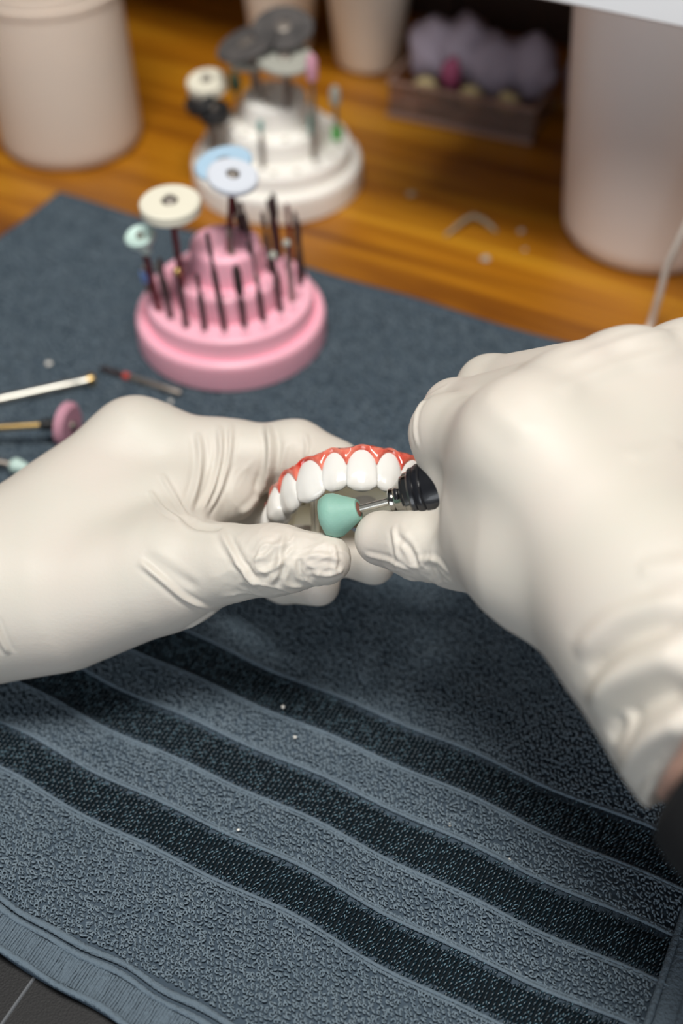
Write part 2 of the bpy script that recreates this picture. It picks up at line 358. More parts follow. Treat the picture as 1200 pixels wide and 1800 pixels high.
pink, PC = block('bur_block', 'pink plastic stepped bur block standing on the towel', (417, 688), .0430, pr, M['pink'], 0.0008)
pr2 = [(0.0001, 0), (.0465, 0), (.048, .001)] + rim(.048, .0155, .003) + [(.0430, .0142), (.0422, .0155)] + rim(.0418, .0245, .002) \
    + [(.0285, .0243)] + rim(.0276, .0365, .0025) + [(.0185, .0363)] + rim(.0176, .0505, .002) + [(.0001, .0507)]
whiteb, WC = block('bur_block', 'white plastic stepped bur block behind the pink one', (492, 398), .0465, pr2, M['white'], TT)
for root, C, tiers, m_ in ((pink, PC, ((.0325, .0235, 22), (.0210, .0355, 14), (.0095, .0496, 6)), 'rose'), (whiteb, WC, ((.0350, .0245, 18), (.0230, .0365, 12), (.010, .0506, 5)), 'shaving')):
    for r, z, n in tiers:                               # bored holes, as dark sockets let into the steps
        for i in range(n):
            t = 2 * math.pi * (i + .5) / n
            p = C + np.array([r * math.cos(t), r * math.sin(t), z - .0004])
            V, F = lathe([(.0017, 0), (.0017, .00065), (.0012, .00068), (.0011, .0003), (.0001, .0003)], p, seg=12); obj('bur_socket', V, F, M[m_], root)
GP = 'burs standing in the pink block'; GW = 'burs standing in the white block'
def top_at(base, px, py):
    r = FW * FPX + RT * (px - 600) + UP * (900 - py)
    return CP + r * (base[1] / r[1])
def bur(base, top, label, group, head=None, shank='dark', r=.00135, cat='bur', name='dental_bur'):
    base = np.asarray(base, float); top = np.asarray(top, float); ax = top - base; L = np.linalg.norm(ax); a = ax / L
    root = thing(name, label, cat, base, group)
    hl = head[1] if head else 0
    kind = head[0] if head else None
    neck = L - hl
    if kind in ('wheel', 'dish'): neck = L
    prof = [(.0001, -.004), (r, -.004), (r, neck * .72), (r * .95, neck * .75), (r * .62, neck * .9), (r * .6, neck)]
    if kind is None: prof = [(.0001, -.004), (r, -.004), (r, L * .60), (r * .7, L * .64), (r * .55, L * .75), (r * .78, L * .80), (r * .7, L * .97), (r * .3, L), (.00005, L)]
    elif kind in ('wheel', 'dish', 'stack'): prof = [(.0001, -.004), (r, -.004), (r, neck - .003), (r * .8, neck), (.0001, neck)]
    V, F = lathe(prof, base, a, 14); obj('shank', V, F, M[shank], root)
    hm = M[head[2]] if head else None
    hb = base + a * neck
    if kind == 'wheel':                                 # flat wheel on a screw: ('wheel', thickness, mat, radius, tilt vector)
        R = head[3]; t = head[1]; ax2 = a + np.asarray(head[4]) if len(head) > 4 else a
        b_ = min(t * .35, .0009)
        V, F = lathe([(.0008, 0), (R - b_, 0), (R, b_), (R, t - b_), (R - b_, t), (R * .30, t), (R * .28, t - t * .15), (.0008, t - t * .15)], hb, ax2, 36); w = obj('wheel', V, F, hm, root)
        V, F = lathe([(.0001, t * .7), (R * .26, t * .7), (R * .26, t * 1.02), (R * .15, t * 1.3), (.0001, t * 1.35)], hb, ax2, 14); obj('screw', V, F, M['steel'], w)
    elif kind == 'dish':
        R = head[3]; t = head[1]; ax2 = a + np.asarray(head[4])
        V, F = lathe([(.0008, -.006), (.0022, -.006), (.0026, -.002), (R * .8, 0), (R, t * .5), (R, t * .8), (R - .0008, t), (R * .5, t * .75), (.0018, t * .6), (.0001, t * .6)], hb, ax2, 32); w = obj('cup_wheel', V, F, hm, root)
        V, F = lathe([(.0001, t * .5), (.0016, t * .5), (.0014, t * 1.0), (.0001, t * 1.05)], hb, ax2, 12); obj('screw', V, F, M['steel'], w)
    elif kind == 'ball':
        R = head[3]; V, F = lathe([(max(.0001, R * math.sin(t)), R - R * math.cos(t)) for t in [math.pi * i / 8 for i in range(9)]], hb, a, 14); obj('head', V, F, hm, root)
    elif kind == 'cyl':
        R = head[3]; V, F = lathe([(.0004, -.0003), (R * .8, 0), (R, hl * .2), (R * .95, hl * .8), (R * .5, hl), (.0001, hl)], hb, a, 14); obj('head', V, F, hm, root)
    elif kind == 'flame':
        R = head[3]; V, F = lathe([(.0005, -.0002), (R * .7, 0), (R, hl * .3), (R * .8, hl * .6), (R * .35, hl * .93), (.0001, hl)], hb, a, 16); obj('head', V, F, hm, root)
    if head and len(head) > 5 and head[5]:
        pass
    return root
def band(root, frac, L, base, top, m, r=.0015, h=.002):
    base = np.asarray(base); a = (np.asarray(top) - base); a = a / np.linalg.norm(a)
    V, F = lathe([(.0011, 0), (r, 0), (r, h), (.0011, h)], base + a * L * frac, a, 12, cap=False); return obj('colour_band', V, F, M[m], root)
P1, P2, P3 = PC[2] + .0235, PC[2] + .0355, PC[2] + .0497
def pb(bx, by, z, tx, ty, label, head=None, shank='dark', **k):
    b = on(bx, by, z); t = top_at(b, tx, ty)
    return bur(b, t, label, GP, head, shank, **k), b, t
pb(279, 545, P1, 250, 425, 'bur with mint-white dished cup wheel at the left rim of the pink block', ('dish', .0045, 'mint', .0066, (-.1, -.15, 0)), 'redsteel')
r_, b_, t_ = pb(262, 512, P1, 251, 468, 'short bur with a blue band at the far left of the pink block', None, 'steel'); band(r_, .2, .03, b_, t_, 'blueb', .0022, .0045)
pb(300, 558, P1, 280, 452, 'thin dark bur next right of the mint cup wheel bur', None, 'dark')
pb(290, 516, P1, 275, 462, 'pale-tipped bur standing behind the mint cup wheel bur', ('cyl', .006, 'greyl', .0014), 'steel')
pb(328, 574, P1, 311, 474, 'bur with a small brassy ball head, below the cream wheel', ('ball', .003, 'brass', .0020))
pb(320, 503, P2, 301, 372, 'bur with large cream felt wheel, left of the pink block top', ('wheel', .0055, 'wheel', .0128, (.0, -.02, 0)), 'redsteel')
pb(360, 579, P1, 346, 481, 'short thin bur in the front row, between the brassy ball bur and the longest bur')
pb(395, 579, P1, 363, 408, 'longest plain dark bur in the front row of the pink block')
pb(430, 574, P1, 414, 467, 'bur with thick grey fluted head in the front row centre', ('cyl', .0145, 'dark', .0020))
pb(463, 563, P1, 449, 478, 'short bur right of the thick fluted bur in the front row', ('flame', .006, 'steel', .0013))
pb(493, 547, P1, 479, 446, 'bur with a silvery ball head on the right of the front row', ('ball', .003, 'greyl', .0020))
pb(514, 529, P1, 503, 424, 'bur with a pale round head nearest the right rim of the pink block', ('ball', .003, 'greyl', .0019), 'steel')
pb(527, 499, P1, 522, 388, 'thick dark bur furthest right in the pink block', ('cyl', .012, 'dark', .0016))
pb(532, 488, P1, 517, 372, 'thin dark bur just behind the thick rightmost bur of the pink block')
pb(414, 495, P2, 401, 401, 'pale steel bur on the middle step, in front of the top step', None, 'steel')
pb(448, 492, P2, 432, 385, 'plain dark bur on the middle step, right of the pale steel one')
pb(476, 478, P2, 461, 373, 'dark bur on the right of the middle step, left of the tall pair')
pb(402, 440, P3, 408, 318, 'bur with white wheel on the top step of the pink block', ('wheel', .0038, 'wheelw', .0108, (.05, -.14, 0)), 'redsteel')
pb(424, 404, P3, 394, 292, 'bur with pale blue wheel behind the white wheel', ('wheel', .0025, 'wheelb', .0125, (.0, -.05, 0)), 'dark')
pb(436, 408, P3, 422, 355, 'short dark bur at the back of the top step, right of the wheels')
pb(490, 440, P2, 479, 340, 'tallest dark bur of the pair behind the middle step', ('cyl', .012, 'dark', .0015), 'redsteel')
pb(486, 446, P2, 471, 349, 'slimmer dark bur of the pair behind the middle step')
pb(512, 455, P1, 504, 358, 'reddish bur at the back right of the pink block', None, 'redsteel')
W1, W2, W3 = WC[2] + .0245, WC[2] + .0365, WC[2] + .0507
def wb(bx, by, z, tx, ty, label, head=None, shank='steel', **k):
    b = on(bx, by, z); t = top_at(b, tx, ty)
    return bur(b, t, label, GW, head, shank, **k), b, t
wb(462, 175, W3, 436, 80, 'mandrel with dark grey cutting disc, left of the raised discs', ('wheel', .0024, 'greyd', .0165, (-.12, -.05, 0)))
wb(508, 165, W3, 498, 52, 'mandrel with the topmost dark grey disc of the white block', ('wheel', .0024, 'greyd', .0155, (.02, -.30, 0)))
wb(447, 200, W2, 443, 104, 'mandrel with light grey wheel under the left dark disc', ('wheel', .0035, 'greyl', .0135, (-.06, -.08, 0)))
wb(508, 232, W2, 500, 108, 'mandrel with light grey wheel on the tall central shank', ('wheel', .0035, 'greyl', .0145, (.10, -.12, 0)))
wb(372, 250, W1, 366, 158, 'mandrel with thick white wheel on the left of the white block', ('wheel', .0065, 'wheel', .0105, (-.1, -.12, 0)))
wb(380, 265, W1, 356, 188, 'mandrel with black rubber wheel, left one of two', ('wheel', .0055, 'blackrub', .0082, (-.15, -.2, 0)))
wb(388, 272, W1, 377, 205, 'mandrel with black rubber wheel, lower right one of two', ('wheel', .0055, 'blackrub', .0085, (.1, -.2, 0)))
wb(420, 190, W1, 409, 122, 'bur with dark green cone beside the white wheel', ('flame', .012, 'dgreen', .0038))
wb(553, 250, W2, 547, 96, 'tall bur with lilac-pink point on the right of the white block', ('cyl', .013, 'rose', .0030))
r_, b_, t_ = wb(551, 278, W1, 549, 198, 'bur with green sleeve in front of the lilac-pink point', ('cyl', .012, 'teal', .0024))
wb(462, 295, W1, 457, 212, 'slim bur with teal tip at the front of the white block', ('cyl', .006, 'teal', .0016))
r_, b_, t_ = wb(592, 245, W1, 588, 152, 'grey pointed bur with bright green base band at the right edge', ('cyl', .010, 'greyl', .0030)); band(r_, .02, .05, b_, t_, 'bgreen', .0028, .006)

# loose burs lying on the towel
def lying(name, a, b, z, label, segs, cat='bur', group='loose burs lying on the towel'):
    A = on(*a, z); B = on(*b, z); ax = B - A; L = np.linalg.norm(ax); ax = ax / L
    root = thing(name, label, cat, A, group)
    for nm, mt, prof in segs: 
        V, F = lathe(prof, A, ax, 20); obj(nm, V, F, M[mt], root)
    return root, A, ax, L
lying('dental_bur', (-60, 716), (160, 668), .0027, 'long bright steel mandrel with brass tip lying at the left edge',
      [('shank', 'bright', [(.0001, -.02), (.0021, -.02), (.0021, .046), (.0017, .0465), (.0017, .049), (.0021, .0495), (.0021, .0535)]), ('tip', 'brass', [(.0012, .0535), (.0028, .0537), (.0030, .0555), (.0026, .0567), (.0001, .0569)])])
lying('dental_bur', (318, 692), (166, 643), .0024, 'thin steel bur with red band lying beside the pink block',
      [('shank', 'steel', [(.0001, 0), (.0012, .0003), (.0015, .001), (.0015, .026), (.0012, .0265)]), ('colour_band', 'redb', [(.0014, .0265), (.0016, .0265), (.0016, .0295), (.0014, .0295)]), ('head', 'dark', [(.0013, .0295), (.0012, .034), (.0010, .041), (.0001, .043)])])
rw, A, ax, L = lying('polishing_wheel', (-60, 755), (128, 744), .0095, 'rose pink polishing wheel on a mandrel lying at the left edge',
      [('shank', 'brass', [(.0001, -.02), (.00135, -.02), (.00135, .0305), (.0012, .0307)]), ('collar', 'blackrub', [(.0012, .0307), (.0024, .031), (.0026, .0385)])], 'polishing wheel')
axw = ax + np.array([.0, -.42, .05]); axw /= np.linalg.norm(axw); hb = A + ax * .0400
V, F = lathe([(.0008, 0), (.0080, 0), (.0098, .0012), (.0098, .0030), (.0082, .0046), (.0024, .0046), (.0008, .0046)], hb, axw, 40); w_ = obj('wheel', V, F, M['rose'], rw)
V, F = lathe([(.0001, .0042), (.0020, .0042), (.0018, .0058), (.0008, .0062), (.0001, .0062)], hb, axw, 16); obj('screw', V, F, M['steel'], w_)
lying('dental_bur', (-40, 803), (62, 827), .0030, 'small bur with pale mint pointed stone lying at the left edge',
      [('shank', 'steel', [(.0001, -.02), (.00117, -.02), (.00117, .0155), (.0009, .016)]), ('stone', 'mint', [(.0008, .016), (.0026, .0162), (.0034, .0178), (.0028, .0205), (.0014, .0245), (.0001, .0256)])])

# ------------------------------------------------------------------ things at the back of the bench
def vessel(name, label, cat, front, r0, prof, m, zb=TT, inner=.002, seg=64):
    c = behind(front, prof[0][0] + .002, zb)
    root = thing(name, label, cat, c)
    top = prof[-1]
    ins = [(max(.0001, r - inner), max(h, inner)) for r, h in reversed(prof)]
    V, F = lathe([(.0001, 0)] + prof + ins + [(.0001, inner)], c, seg=seg, cap=False); obj('body', V, F, m, root, 50)
    return root, c
j, jc = vessel('plastic_jar', 'frosted translucent plastic jar at the top left of the bench', 'jar', (138, 298), .0405,
               [(.034, 0), (.0385, .0012), (.0405, .005), (.0405, .010), (.0395, .05), (.0382, .095), (.0368, .0955), (.0368, .098), (.0378, .0985), (.0365, .175)], M['jar'])
V, F = lathe([(.0001, .0022), (.036, .0022), (.0380, .006), (.0368, .06), (.0001, .06)], jc, seg=48); obj('contents', V, F, M['liquid'], j)
V, F = lathe([(.0380, .0865), (.0396, .087), (.0396, .0895), (.0380, .090)], jc, seg=64, cap=False); obj('rim_ring', V, F, M['jar'], j)
vessel('plastic_tub', 'tall milky white plastic tub under the white shelf', 'tub', (1118, 477), .0435,
       [(.036, 0), (.0405, .0012), (.0435, .0055), (.0445, .012), (.0560, .1435), (.0572, .1438), (.0572, .1462)], M['tub'])
vessel('cup', 'cream white cup behind the raised dark discs', 'cup', (497, 108), .019, [(.0165, 0), (.0185, .001), (.0195, .004), (.026, .062), (.0268, .0655), (.0268, .067)], M['cup'])
vessel('cup', 'cream white cup standing beside the clear parts box', 'cup', (646, 134), .020, [(.017, 0), (.019, .001), (.0205, .004), (.029, .072), (.0297, .0755), (.0297, .077)], M['cup'])
for n_, px in ((1, 815), (2, 925)):
    b = on(px, 0, 0); u_, v_ = uv(at(px, 20, .95)); 
    V, F = box(bench(u_, 0.742, 0.2), .012, .006, .40, bev=.001); tag(obj('trim_%d' % n_, V, F, M['wall']), kind='structure')
# clear box of small parts
q0 = on(682, 206, TT); q1_ = on(932, 257, TT); bw = np.linalg.norm(q1_ - q0); ex = (q1_ - q0) / bw; ey = np.array([-ex[1], ex[0], 0]); BD = .052
bc = (q0 + q1_) / 2 + ey * BD / 2
cb = thing('parts_box', 'clear acrylic box of bagged parts at the back of the bench', 'box', bc)
Z3 = np.array([0, 0, 1.0])
def bpart(nm, cx, cy, cz, sx, sy, sz, m='clear', b=.0006):
    V, F = box(bc + ex * cx + ey * cy + Z3 * cz, sx, sy, sz, ex, ey, bev=b); return obj(nm, V, F, M[m], cb)
bpart('base', 0, 0, .001, bw, BD, .002)
for s in (-1, 1):
    bpart('long_wall', 0, s * (BD / 2 - .00075), .0125, bw, .0015, .021); bpart('end_wall', s * (bw / 2 - .00075), 0, .0125, .0015, BD - .003, .021)
    bpart('long_rim', 0, s * (BD / 2 + .0003), .0225, bw + .002, .0022, .0025, 'edge'); bpart('end_rim', s * (bw / 2 + .0003), 0, .0225, .0022, BD, .0025, 'edge')
    bpart('long_foot_rim', 0, s * (BD / 2 + .0003), .0022, bw + .002, .0022, .003, 'edge')
bpart('divider', -.012, 0, .011, .0015, BD - .003, .018)
def lump(name, label, cat, c, rx, ry, rz, m, seed, amp=.22, n=18, group=None):
    V = []; F = []
    for jx in range(n + 1):
        th = math.pi * jx / n
        for i in range(2 * n):
            ph = math.pi * i / n; d = Vector((math.sin(th) * math.cos(ph), math.sin(th) * math.sin(ph), math.cos(th)))
            k = 1 + amp * noise.noise(d * 1.7 + Vector((seed * 3.1, seed, 0))) + amp * .5 * abs(noise.noise(d * 4.5 + Vector((seed, 0, seed))))
            V.append(c + ex * d.x * rx * k + ey * d.y * ry * k + Z3 * d.z * rz * k)
    for jx in range(n):
        for i in range(2 * n):
            k = (i + 1) % (2 * n); F.append((jx * 2 * n + i, (jx + 1) * 2 * n + i, (jx + 1) * 2 * n + k, jx * 2 * n + k))
    o = obj(name, V, F, M[m], None, True, loc=c - Z3 * rz * .9)
    return tag(o, label, cat, group)
GB = 'plastic bags in the parts box'
for i, (x, y, z, a, b, c_, lb) in enumerate(((-.028, .006, .030, .016, .015, .019, 'crumpled clear bag at the left end of the parts box'), (-.010, .008, .034, .016, .016, .019, 'crumpled clear bag second from the left in the parts box'),
        (.010, .004, .029, .017, .016, .018, 'crumpled clear bag right of the magenta piece'), (.031, .008, .030, .015, .015, .018, 'crumpled clear bag at the right end of the parts box'))):
    lump('plastic_bag', lb, 'bag', bc + ex * x + ey * y + Z3 * z, a, b, c_, 'bag', i + 1, group=GB)
lump('plastic_bag', 'crumpled lilac bag beside the tub, right of the parts box', 'bag', bc + ex * .063 + ey * .016 + Z3 * .027, .013, .015, .026, 'bag', 9)
lump('plastic_part', 'magenta plastic piece between the bags in the parts box', 'part', bc + ex * -.010 - ey * .016 + Z3 * .029, .006, .005, .009, 'magenta', 5, .25, 10)
for x, lb in ((-.024, 'pale yellow piece at the left of the parts box front'), (.004, 'pale yellow piece at the centre of the parts box front'), (.026, 'pale yellow piece at the right of the parts box front')):
    lump('plastic_part', lb, 'part', bc + ex * x - ey * .018 + Z3 * .0195, .007, .0045, .0055, 'yellow', x * 50 + 4, .25, 10, 'pale yellow pieces in the parts box')
# beaded cord hanging from the shelf down to the bench
cps = [on(1128, 600, TT + .0017), on(1142, 572, TT + .0017), at(1158, 520, .557), at(1172, 470, .545), at(1192, 425, .534), at(1222, 350, .520), at(1262, 180, .496), at(1290, 45, .483), at(1295, 20, .479)]
pts = []
for i in range(len(cps) - 1):
    p0, p1, p2, p3 = cps[max(i - 1, 0)], cps[i], cps[i + 1], cps[min(i + 2, len(cps) - 1)]
    for t in np.linspace(0, 1, 40, endpoint=False):
        pts.append(.5 * ((2 * p1) + (-p0 + p2) * t + (2 * p0 - 5 * p1 + 4 * p2 - p3) * t * t + (-p0 + 3 * p1 - 3 * p2 + p3) * t ** 3))
V, F = tube(pts, [.0013 + .0005 * abs(math.sin(i * .9)) for i in range(len(pts))], 8)
tag(obj('beaded_cord', V, F, M['cordw'], None, True, loc=pts[0]), 'thin whitish beaded cord hanging in front of the milky tub', 'cord')
# shavings and crumbs
def crumb(px, py, z, size, label, m='crumb', name='crumb', group='white crumbs on the towel'):
    c = on(px, py, z); rr = random.Random(px * 7 + py); n = 6; V = []; F = []
    for k, (s, h) in enumerate(((.7, 0), (1, .35), (.55, .75))):
        for i in range(n): a = 2 * math.pi * i / n + k * .3; q = s * rr.uniform(.7, 1.2); V.append(c + np.array([math.cos(a) * q * size, math.sin(a) * q * size, h * size]))
    for k in range(2):
        for i in range(n): F.append((k * n + i, k * n + (i + 1) % n, (k + 1) * n + (i + 1) % n, (k + 1) * n + i))
    F += [tuple(reversed(range(n))), tuple(range(2 * n, 3 * n))]
    return tag(obj(name, V, F, M[m], None, False, loc=c), label, 'crumb', group)
crumb(86, 640, .0012, .0016, 'white crumb on the towel above the long steel mandrel')
crumb(300, 707, .0012, .0012, 'white crumb on the towel near the red-banded bur')
crumb(497, 1243, .0012, .0008, 'brightest white crumb on the upper dark stripe')
crumb(518, 1296, .0012, .0006, 'tiny white crumb on the terry below the upper dark stripe')
crumb(419, 1459, .0012, .0005, 'tiny white crumb beside the lowest dark stripe')
crumb(790, 1450, .0012, .0006, 'tiny white crumb on the terry near the right hand shadow')
crumb(895, 1511, .0012, .0005, 'tiny white crumb by the middle stripe on the right')
GC = 'specks on the wooden bench'
for px, py, s, lb in ((722, 343, .0026, 'grey speck on the wood right of the white block'), (915, 408, .0020, 'pale speck on the wood by the milky tub'), (853, 457, .0026, 'pale flake on the wood above the towel edge'), (921, 440, .0013, 'small pale speck on the wood below the tub speck')):
    crumb(px, py, TT, s, lb, 'greyl' if px > 800 else 'shaving', 'speck', GC)
V, F = tube([on(x, y, TT + .0012) + Z3 * h for x, y, h in ((783, 414, 0), (800, 403, .001), (815, 393, .002), (830, 388, .003), (848, 392, .002), (862, 400, .0008), (872, 408, 0))], [.0008, .0012, .0014, .0014, .0014, .0014, .0008], 6)
tag(obj('shaving', V, F, M['shaving'], None, True, loc=on(783, 414, TT)), 'curled grey shaving lying on the wood before the tub', 'shaving')

# ------------------------------------------------------------------ denture
TILT = math.radians(35)
DO = at(636, 856, .3690); DX = RT
DW = -UP * math.cos(TILT) - FW * math.sin(TILT)          # biting direction
DV = UP * math.sin(TILT) - FW * math.cos(TILT)           # labial direction at the midline
def dl(u, v, w): return DO + DX * u + DV * v + DW * w
ctrl = [(-30, -42), (-29.3, -33), (-27.6, -24), (-24.3, -15.5), (-19.0, -8.3), (-12, -3.1), (-5, -.55), (0, 0), (5, -.55), (12, -3.1), (19, -8.3), (24.3, -15.5), (27.6, -24), (29.3, -33), (30, -42)]
ac = []
for i in range(len(ctrl) - 1):
    p0, p1, p2, p3 = [np.array(ctrl[min(max(k, 0), len(ctrl) - 1)], float) for k in (i - 1, i, i + 1, i + 2)]
    for t in np.linspace(0, 1, 30, endpoint=False):
        ac.append(.5 * ((2 * p1) + (-p0 + p2) * t + (2 * p0 - 5 * p1 + 4 * p2 - p3) * t * t + (-p0 + 3 * p1 - 3 * p2 + p3) * t ** 3))
ac = np.array(ac) * .001; al = np.concatenate([[0], np.cumsum(np.linalg.norm(np.diff(ac, axis=0), axis=1))])
def arch(s):
    p = np.array([np.interp(s, al, ac[:, 0]), np.interp(s, al, ac[:, 1])]); e = .0008
    q = np.array([np.interp(s + e, al, ac[:, 0]), np.interp(s + e, al, ac[:, 1])]) - np.array([np.interp(s - e, al, ac[:, 0]), np.interp(s - e, al, ac[:, 1])])
    q /= np.linalg.norm(q); return p, q, np.array([-q[1], q[0]])
def s_of_u(u): return float(np.interp(u, ac[:, 0], al))
den = thing('denture', 'full arch dental bridge with glossy red gums held between the gloved hands', 'denture', DO)
ub = [-.0277, -.0247, -.0197, -.0119, -.0045, .0045, .0119, .0193, .0247, .0277]
sb = [s_of_u(u) for u in ub]; sb = [sb[0] - .0105] + sb + [sb[-1] + .0105]
kinds = [(11.8, .0092), (12.2, .0080), (12.6, .0072), (13.2, .0066), (12.8, .0060), (13.4, .0062), (12.8, .0060), (13.2, .0066), (12.6, .0072), (12.2, .0080), (11.8, .0092)]
drop = [-.001, -.0012, -.0003, .0002, -.0006, .0005, -.0002, .0002, -.0004, -.0012, -.001]
def tooth(i):
    s0, s1 = sb[i], sb[i + 1]; W = (s1 - s0) * 1.09; H = kinds[i][0] * .001; TH = kinds[i][1]
    p, t, n = arch((s0 + s1) / 2); na, nh = 28, 22; V = []; F = []
    molar = TH > .0078
    for jh in range(nh + 1):
        f = jh / nh
        a = W / 2 * (.80 + .20 * math.sin(min(f, .62) / .62 * math.pi / 2))
        b = TH / 2 * ((1 - .12 * f) if molar else (1 - .62 * f ** 1.3))
        e = max(0, (f - .82) / .18); rc = math.sqrt(max(0, 1 - e ** 3.2)); a *= .52 + .48 * rc if jh < nh else .46; b *= .22 + .78 * rc
        w = -H * (1 - f) + drop[i]; lean = -TH * .16 + TH * .22 * math.sin(f * math.pi * .8) - (0 if molar else TH * .12 * f)
        for k in range(na):
            th = 2 * math.pi * k / na; c_, s_ = math.cos(th), math.sin(th); ex_ = 2 / 2.6
            x = a * math.copysign(abs(c_) ** ex_, c_); y = b * math.copysign(abs(s_) ** ex_, s_)
            lob = .00016 * math.cos(x / (W / 2) * math.pi * 2) * f if s_ > 0 else 0
            q = p + t * x + n * (y + lean + lob); V.append(dl(q[0], q[1], w + (.0005 * math.cos(x / (W / 2) * 3.1) * f if f > .75 else 0)))
    for jh in range(nh):
        for k in range(na):
            m2 = (k + 1) % na; F.append((jh * na + k, (jh + 1) * na + k, (jh + 1) * na + m2, jh * na + m2))
    F.append(tuple(range(na))); F.append(tuple(nh * na + k for k in reversed(range(na))))
    return obj('tooth', V, F, M['tooth'], den, 60)
for i in range(len(sb) - 1): tooth(i)
# gum: scalloped glossy band, arched over each tooth neck, dipping between teeth
def sweep(name, ring, m, n=260, s0=None, s1=None):
    s0 = sb[0] - .002 if s0 is None else s0; s1 = sb[-1] + .002 if s1 is None else s1
    V = []; F = []; S = np.linspace(s0, s1, n)
    for s in S:
        p, t, nn = arch(s)
        R = ring(s)
        for y, w in R: q = p + nn * y; V.append(dl(q[0], q[1], w))
    k = len(R)
    for a in range(n - 1):
        for b in range(k):
            c_ = (b + 1) % k; F.append((a * k + b, a * k + c_, (a + 1) * k + c_, (a + 1) * k + b))
    F.append(tuple(range(k))); F.append(tuple((n - 1) * k + b for b in reversed(range(k))))
    return obj(name, V, F, m, den, 60)
sba = np.array(sb)
def scal(s):
    i = int(np.clip(np.searchsorted(sba, s) - 1, 0, len(sb) - 2)); f = np.clip((s - sb[i]) / (sb[i + 1] - sb[i]), 0, 1)
    return 1 - math.sin(f * math.pi) ** .8, i, f
def gum_ring(s):
    k, i, f = scal(s); lo = -.0128 + .0052 * k; hi = -.0153 + .0003 * math.sin(s * 500); b = .0008 * math.sin(f * math.pi)
    yo = .0026 + b * .6
    return [(-.0035, hi + .0012), (-.001, hi), (.0012, hi + .0001), (yo - .0008, hi + .0007), (yo, hi + .0018), (yo + .0003, (hi + lo) / 2), (yo - .0002 - .0004 * k, lo - .0008), (yo - .0012 - .0003 * k, lo), (yo - .0026, lo - .0002), (-.0035, lo - .002)]
sweep('gum', gum_ring, M['gum'], 300)
def core_ring(s):
    k, i, f = scal(s)
    return [(-.0062, -.0135), (-.001, -.0140), (.0012, -.011), (.0004, -.005), (-.0028, -.0042), (-.0056, -.006), (-.0068, -.009)]
sweep('core', core_ring, M['ivory'])
# palate plate with partitions and an implant socket
inner = []
for s in np.linspace(sb[0], sb[-1], 60):
    p, t, n = arch(s); inner.append(p - n * .0050)
ctr = np.array([0, -.041]); V = []; F = []
NI = len(inner)
for w, sc_ in ((-.0125, 1), (-.0102, 1)):
    for q in inner: V.append(dl(q[0], q[1], w))
    for ring in (.66, .33, .03):
        for q in inner: z_ = ctr + (q - ctr) * ring; V.append(dl(z_[0], z_[1], w - .0022 * (1 - ring)))
for L_ in (0, 1):
    o_ = L_ * NI * 4
    for r_i in range(3):
        for i in range(NI - 1):
            f4 = (o_ + r_i * NI + i, o_ + r_i * NI + i + 1, o_ + (r_i + 1) * NI + i + 1, o_ + (r_i + 1) * NI + i)
            F.append(f4 if L_ == 0 else f4[::-1])
for i in range(NI - 1): F.append((i, NI * 4 + i, NI * 4 + i + 1, i + 1))
obj('palate_plate', V, F, M['ivory'], den, 50)
for u0, v0, u1, v1, w1 in ((-.0150, -.0085, -.0150, -.034, -.0020), (.0150, -.0085, .0150, -.034, -.0020)):
    c0 = dl((u0 + u1) / 2, (v0 + v1) / 2, (-.0125 + w1) / 2)
    V, F = box(c0, .0026, abs(v1 - v0), abs(w1 + .0125), DX, DV, DW, bev=.0007); obj('partition', V, F, M['ivory'], den)
for u_, v_ in ((-.0195, -.0190), (.0195, -.0190)):
    V, F = lathe([(.0034, 0), (.0034, .004), (.0017, .0042), (.0016, .001), (.0001, .001)], dl(u_, v_, -.0118), DW, 20); so = obj('implant_socket', V, F, M['ivory'], den)
    V, F = lathe([(.0001, .0012), (.00158, .0012), (.00158, .0018), (.0001, .0018)], dl(u_, v_, -.0118), DW, 16); obj('socket_bore', V, F, M['hole'], so)

# ------------------------------------------------------------------ handpiece
h0 = at(600, 903, .3600); h1 = at(741, 866, .3520); HA = (h1 - h0) / np.linalg.norm(h1 - h0)
hp = thing('handpiece', 'black and chrome rotary handpiece with green polisher, gripped in the right hand', 'handpiece', h0)
V, F = lathe([(.0001, -.0064), (.0036, -.0063), (.0062, -.0052), (.0070, -.0030), (.0067, -.0012), (.0034, .0052), (.0031, .0056), (.0022, .0056), (.0022, .0050)], h0, HA, 48); pol = obj('polisher', V, F, M['green'], hp, 50)
V, F = lathe([(.0001, .0046), (.00225, .0048), (.00225, .0056), (.0012, .0062), (.0001, .0062)], h0, HA, 24); obj('hub', V, F, M['brown'], pol)
V, F = lathe([(.0001, .005), (.00117, .005), (.00117, .022), (.0001, .022)], h0, HA, 20); obj('mandrel', V, F, M['bright'], hp)
V, F = lathe([(.0013, .0158), (.0031, .0158), (.0036, .0163), (.0036, .0173), (.0034, .0177), (.0042, .0179), (.0060, .0204), (.0064, .0207), (.0066, .0214), (.0071, .0217), (.0073, .0236), (.0001, .0236)], h0, HA, 40); cl = obj('collet', V, F, M['chrome'], hp)
for k in range(3):
    a_ = k * 2.1; x_, y_, _ = basis(HA); c_ = h0 + HA * .0192 + (x_ * math.cos(a_) + y_ * math.sin(a_)) * .0050
    V, F = box(c_, .0012, .0034, .0016, HA, np.cross(HA, x_ * math.cos(a_) + y_ * math.sin(a_)), x_ * math.cos(a_) + y_ * math.sin(a_), .0003); obj('collet_slot', V, F, M['black'], cl)
